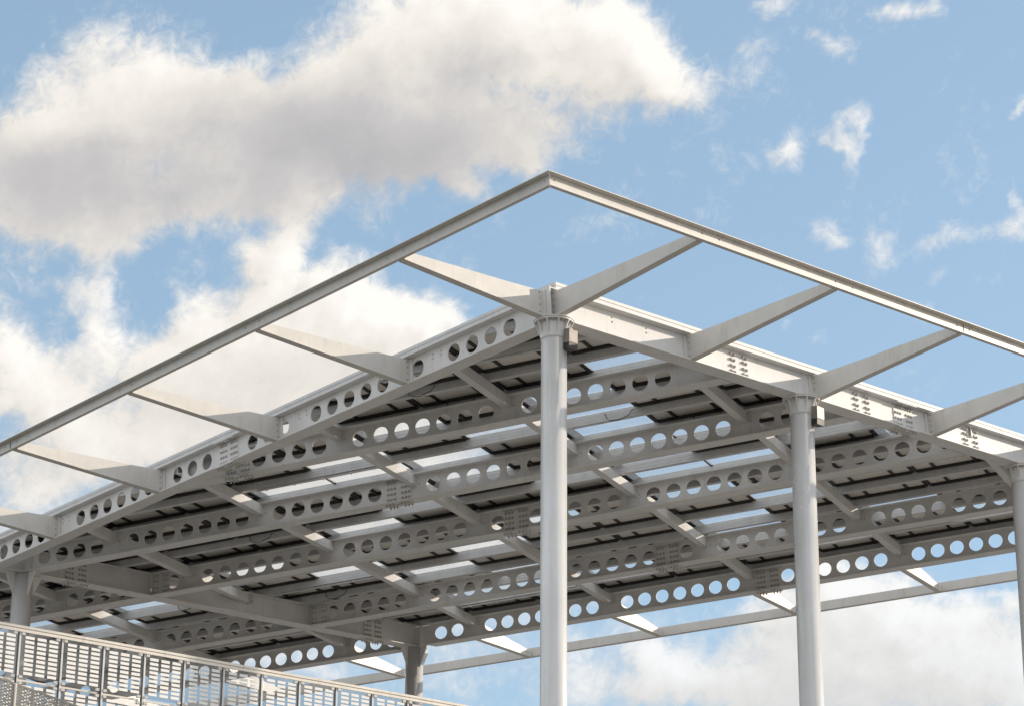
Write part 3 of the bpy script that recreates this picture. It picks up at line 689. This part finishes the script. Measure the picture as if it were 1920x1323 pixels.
# columns
def ground_drop(p): return WP(*p).z
def column(a, v, flared, label):
    p = PV(a, v, -0.68 if flared else -0.66); wpos = WP(*p)
    R_ = 0.49 * S; H = wpos.z
    bm = bmesh.new()
    lathe(bm, [(R_, -H), (R_, -0.02)], 64)
    o = mesh_obj('column', bm, M_COL, ROOT); o.matrix_local = Matrix.Translation(wpos - ROOT.location); o['label'] = label
    for f in o.data.polygons: f.use_smooth = len(f.vertices) == 4
    if flared:
        bm = bmesh.new()
        lathe(bm, [(0.49 * S, -0.74 * S), (0.515 * S, -0.72 * S), (0.515 * S, -0.66 * S), (0.53 * S, -0.58 * S), (0.565 * S, -0.07 * S)], 48, caps=False)
        k = mesh_obj('head_cone', bm, M_COL, o, True)
        bm = bmesh.new(); lathe(bm, [(0.75 * S, -0.065 * S), (0.75 * S, 0.0), ], 48); lathe(bm, [(0.78 * S, 0.006 * S), (0.78 * S, 0.045 * S)], 48)
        k = mesh_obj('head_flange', bm, M_PAINT, o)
        for i in range(10):
            bm = bmesh.new(); q = 2 * math.pi * i / 10 + 0.35; c_, s_ = math.cos(q), math.sin(q)
            pts = [(0.5, -0.66), (0.745, -0.066), (0.5, -0.066)]
            vs = []
            for sd in (-0.025, 0.025):
                vs.append([bm.verts.new(((r_ * c_ - sd * s_) * S, (r_ * s_ + sd * c_) * S, z_ * S)) for r_, z_ in pts])
            bm.faces.new(vs[0]); bm.faces.new(vs[1])
            for j in range(3): bm.faces.new((vs[0][j], vs[0][(j + 1) % 3], vs[1][(j + 1) % 3], vs[1][j]))
            mesh_obj('gusset', bm, M_PAINT, o)
        for i in range(10):
            q = 2 * math.pi * (i + 0.5) / 10 + 0.35
            add_bolts(o, [(0.655 * S * math.cos(q), 0.655 * S * math.sin(q), -0.066 * S)], (0, 0, -1), 0.05 * S, 1.1)
    else:
        for ang in (ANG_V, ANG_V + math.pi, ANG_U, ANG_U + math.pi):
            bm = bmesh.new()
            pts = [(0.44, -1.12), (0.50, -1.12), (0.98, -0.12), (0.98, 0.0), (0.44, 0.0)]
            prism(bm, [(x * S, z * S) for x, z in pts], -0.03 * S, 0.03 * S, axis='y')
            g_ = mesh_obj('gusset', bm, M_PAINT, o); g_.matrix_local = Matrix.Rotation(ang, 4, 'Z')
        bm = bmesh.new()
        box(bm, -0.5 * S, 0.5 * S, -0.5 * S, 0.5 * S, -0.02 * S, 0.012 * S)
        g_ = mesh_obj('cap_plate', bm, M_PAINT, o); g_.matrix_local = Matrix.Rotation(ANG_V, 4, 'Z')
        bm = bmesh.new()
        box(bm, -0.03 * S, 0.03 * S, -0.5 * S, 0.5 * S, 0.02 * S, 1.14 * S)
        box(bm, 0.031 * S, 0.5 * S, -0.50 * S, -0.45 * S, 0.02 * S, 1.14 * S)
        g_ = mesh_obj('web_stiffener', bm, M_PAINT, o); g_.matrix_local = Matrix.Rotation(ANG_V, 4, 'Z')
    return o
column(0.0, -0.17, True, 'round column under the front corner')
column(0.0, 14.05, True, 'round column under the right main beam, second from the front corner')
column(0.0, 29.15, True, 'round column cut by the right edge of the photo')
column(39.1, 1.62, False, 'round column at the lower left, behind the glass balustrade')
column(39.1, 26.72, False, 'round column at the back under the crossing of two beams')

# floodlights hung beside two of the columns
def floodlight(a, v, label):
    # stands just beside the column, on its right and near side
    base_ = WP(*PV(a, v, -0.68)) + Vector((right.x, right.y, 0)) * 0.58 * S - Vector((fwd.x, fwd.y, 0)) * 0.30 * S
    r = bpy.data.objects.new('floodlight', None); C.objects.link(r); r.location = base_
    r.rotation_euler = (0, 0, ANG_U); r['label'] = label; r['category'] = 'floodlight'; r['group'] = 'floodlights hung from the column heads'
    bm = bmesh.new()
    prism(bm, [(-0.22, -0.92), (0.22, -0.98), (0.22, -0.46), (-0.22, -0.40)], -0.23, 0.23, axis='y')
    bmesh.ops.scale(bm, vec=(S, S, S), verts=bm.verts); bmesh.ops.bevel(bm, geom=bm.edges[:], offset=0.006, segments=2, affect='EDGES')
    mesh_obj('housing', bm, M_BOX, r)
    bm = bmesh.new()
    prism(bm, [(-0.2, -1.18), (0.2, -1.24), (0.215, -0.985), (-0.215, -0.925)], -0.225, 0.225, axis='y'); bmesh.ops.scale(bm, vec=(S, S, S), verts=bm.verts)
    mesh_obj('lens', bm, M_FRAME, r)
    bm = bmesh.new(); tube(bm, [(0, 0, -0.42 * S), (-0.06 * S, 0.05 * S, -0.25 * S), (-0.1 * S, 0.1 * S, 0.0)], 0.025 * S); tube(bm, [(-0.14 * S, 0, -0.38 * S), (0.14 * S, 0, -0.42 * S)], 0.03 * S)
    mesh_obj('hanger', bm, M_CLAMP, r)
    return r
floodlight(0, -0.17, 'small grey metal box light beside the front corner column')
floodlight(0, 14.05, 'small dark box light beside the second column of the right side')

# the many small bolt heads that are left, as one part
bpy.context.view_layer.update()
inv = ROOT.matrix_world.inverted(); bb = bmesh.new()
for par, ml, r_, h_ in LOOSE:
    mt = inv @ par.matrix_world @ ml
    dome(bb, mt.translation, mt.to_3x3() @ Vector((0, 0, 1)), r_, h_)
o = mesh_obj('bolt', bb, M_BOLT, ROOT); o['kind'] = 'stuff'

# ---------------------------------------------------------------- glass balustrade
BS = 0.84
RQ = Vector((-31.319 * BS, 43.5006 * BS, 13.5006 * BS + 1.6)); RA = 1.09498
BAL = bpy.data.objects.new('glass_balustrade', None); C.objects.link(BAL); BAL.location = RQ; BAL.rotation_euler = (0, 0, RA); BAL.scale = (BS, BS, BS)
BAL['label'] = 'glass balustrade printed with rows of white rectangles under a metal handrail'; BAL['category'] = 'balustrade'
# local x along the rail, +y away from the camera, -y towards it
K0, K1 = -3, 16
bm = bmesh.new()
for k in range(K0, K1, 2):
    box(bm, k + 0.5, k + 2.494, -0.05, 0.07, -0.055, 0.0)
    box(bm, k + 0.5, k + 2.494, -0.035, 0.055, -0.115, -0.061)
    box(bm, k + 0.5, k + 2.494, -0.045, -0.036, -0.13, -0.10)
mesh_obj('handrail', bm, M_RAIL, BAL)
bmp = bmesh.new(); box(bmp, 0.006, 0.046, -0.02, 0.06, -2.55, -0.135)
post0 = mesh_obj('post', bmp, M_POST, BAL)
bmp = bmesh.new(); box(bmp, -0.012, 0.003, 0.0, 0.05, -2.55, -0.135); mesh_obj('gap_seal', bmp, M_FRAME, post0)
def pane(bm, fr, z1, z0):
    w = 0.915
    box(bm, 0.068, 0.068 + w, -0.012, 0.0, z0, z1)
    cols = ((0.15, 0.36), (0.43, 0.64), (0.71, 0.92)); n = 9; p = (z1 - z0 - 0.10) / n
    for i in range(n):
        zt = z1 - 0.055 - i * p
        for a_, b_ in cols: box(fr, a_, b_, -0.0165, -0.0125, zt - p * 0.64, zt)
def make_panes(z1, z0):
    bm = bmesh.new(); fr = bmesh.new(); pane(bm, fr, z1, z0)
    o = mesh_obj('glass_pane', bm, M_BGLASS, BAL); mesh_obj('printed_rectangles', fr, M_FRIT, o)
    return o
pan = [make_panes(-0.145, -1.10), make_panes(-1.19, -2.14)]
bmr = bmesh.new(); box(bmr, 0.06, 0.94, 0.02, 0.06, -1.165, -1.125); rail0 = mesh_obj('mid_rail', bmr, M_RAIL, BAL)
for k in range(K0, K1):
    for src in pan + [rail0, post0]:
        if k == K0: src.location.x = k; continue
        c = src.copy(); C.objects.link(c); c.parent = BAL; c.location = (k, 0, 0)
        for ch in list(src.children):
            d = ch.copy(); C.objects.link(d); d.parent = c
def clamp(cb, x, z):
    box(cb, x - 0.04, x + 0.04, -0.036, 0.022, z - 0.028, z + 0.028); tube(cb, [(x, -0.03, z), (x + (0.07 if x % 1 > .5 else -0.07), 0.04, z)], 0.012)
cm = {}; low = bmesh.new()
for k in range(K0, K1):
    for x in (0.09, 0.91):
        for i, z in enumerate((-0.165, -1.08, -1.21, -2.12)):
            if i > 1: clamp(low, k + x, z); continue
            if (x, z) not in cm:
                cb = bmesh.new(); clamp(cb, x, z); cm[(x, z)] = mesh_obj('clamp', cb, M_CLAMP, BAL); cm[(x, z)].location.x = k
            else:
                c = cm[(x, z)].copy(); C.objects.link(c); c.parent = BAL; c.location = (k, 0, 0)
o = mesh_obj('clamp', low, M_CLAMP, BAL); o['kind'] = 'stuff'
# the walkway it guards (its edge lies below the picture)
bm = bmesh.new(); box(bm, K0, K1 + 30, 0.12, 3.2, -2.95, -2.6)
wk = mesh_obj('elevated_path', bm, M_CONC); wk.location = RQ; wk.rotation_euler = (0, 0, RA); wk.scale = (BS, BS, BS); wk['kind'] = 'structure'
for i, x in enumerate((0, 12, 24, 36)):
    bm = bmesh.new(); lathe(bm, [(0.35, -(RQ.z - 3.2)), (0.35, 0.0), (0.7, 0.3)], 24)
    pr = mesh_obj('path_pier', bm, M_CONC); pr.location = RQ + Vector((math.cos(RA) * x - math.sin(RA) * 1.7, math.sin(RA) * x + math.cos(RA) * 1.7, -3.2)); pr['kind'] = 'structure'

# ---------------------------------------------------------------- mesh fence of the stair in front
def ray(x, y, dist):
    return CAM + (fwd + right * ((x - 960) / 4842.5) + down * ((y - 661.5) / 4842.5)).normalized() * dist
pa = ray(-60, 1249, 44.0); pb = ray(145, 1323, 44.6)
ex = (pb - pa); hl = ex.length; exn = ex.normalized()
MF = bpy.data.objects.new('mesh_fence', None); C.objects.link(MF); MF.location = pa
MF['label'] = 'grey expanded metal mesh fence sloping down in the bottom left corner'; MF['category'] = 'mesh fence'
def F(s, dz): return exn * s + Vector((0, 0, -dz))
LEN = hl + 1.2; HT = 1.3
hn = Vector((exn.y, -exn.x, 0)).normalized()
bm = bmesh.new()
def flat_bar(bm, p, q, wd, th):
    d = (q - p).normalized(); sd = hn.cross(d).normalized() * wd / 2; nn = hn * th / 2
    a = [bm.verts.new(v) for v in (p - sd - nn, p + sd - nn, p + sd + nn, p - sd + nn)]; b = [bm.verts.new(v) for v in (q - sd - nn, q + sd - nn, q + sd + nn, q - sd + nn)]
    for i in range(4): bm.faces.new((a[i], a[(i + 1) % 4], b[(i + 1) % 4], b[i]))
    bm.faces.new(a); bm.faces.new(b)
pitch = 0.092
for sgn in (1, -1):
    n_ = int((LEN + HT * 2) / pitch)
    for i in range(-int(HT * 2 / pitch), n_ + 1):
        s0 = i * pitch; s1 = s0 + HT * 1.7 * sgn + 0.0; p0, p1 = (s0, 0.0), (s1, HT)
        # clip to 0..LEN
        pts = [p0, p1]; ok = True; u0, u1 = 0.0, 1.0; dx = s1 - s0
        for lim, side in ((0.0, 1), (LEN, -1)):
            if (s0 - lim) * side < 0 and (s1 - lim) * side < 0: ok = False; break
            if (s0 - lim) * side < 0: u0 = max(u0, (lim - s0) / dx)
            if (s1 - lim) * side < 0: u1 = min(u1, (lim - s0) / dx)
        if not ok or u1 - u0 < 0.02: continue
        flat_bar(bm, F(s0 + dx * u0, HT * u0) + hn * 0.003 * sgn, F(s0 + dx * u1, HT * u1) + hn * 0.003 * sgn, 0.020, 0.004)
mesh_obj('mesh_sheet', bm, M_MESH, MF)
bm = bmesh.new(); flat_bar(bm, F(0, 0.0), F(LEN, 0.0), 0.03, 0.02); flat_bar(bm, F(0, HT), F(LEN, HT), 0.03, 0.02); mesh_obj('edge_rail', bm, M_MESH, MF)
for s in (0.86, 2.6):
    bm = bmesh.new(); p = F(s, 0) ; tube(bm, [p + hn * 0.03 + Vector((0, 0, 0.0)), p + hn * 0.03 + Vector((0, 0, -HT - 0.3))], 0.022, 10); mesh_obj('post', bm, M_RAIL, MF, True)
bm = bmesh.new(); fb = [F(-1, HT + 0.25), F(LEN + 3, HT + 0.25)]
flat_bar(bm, fb[0] - hn * 0.9, fb[1] - hn * 0.9, 0.3, 2.0)
o = mesh_obj('stair_flight', bm, M_CONC); o.location = pa; o['kind'] = 'structure'
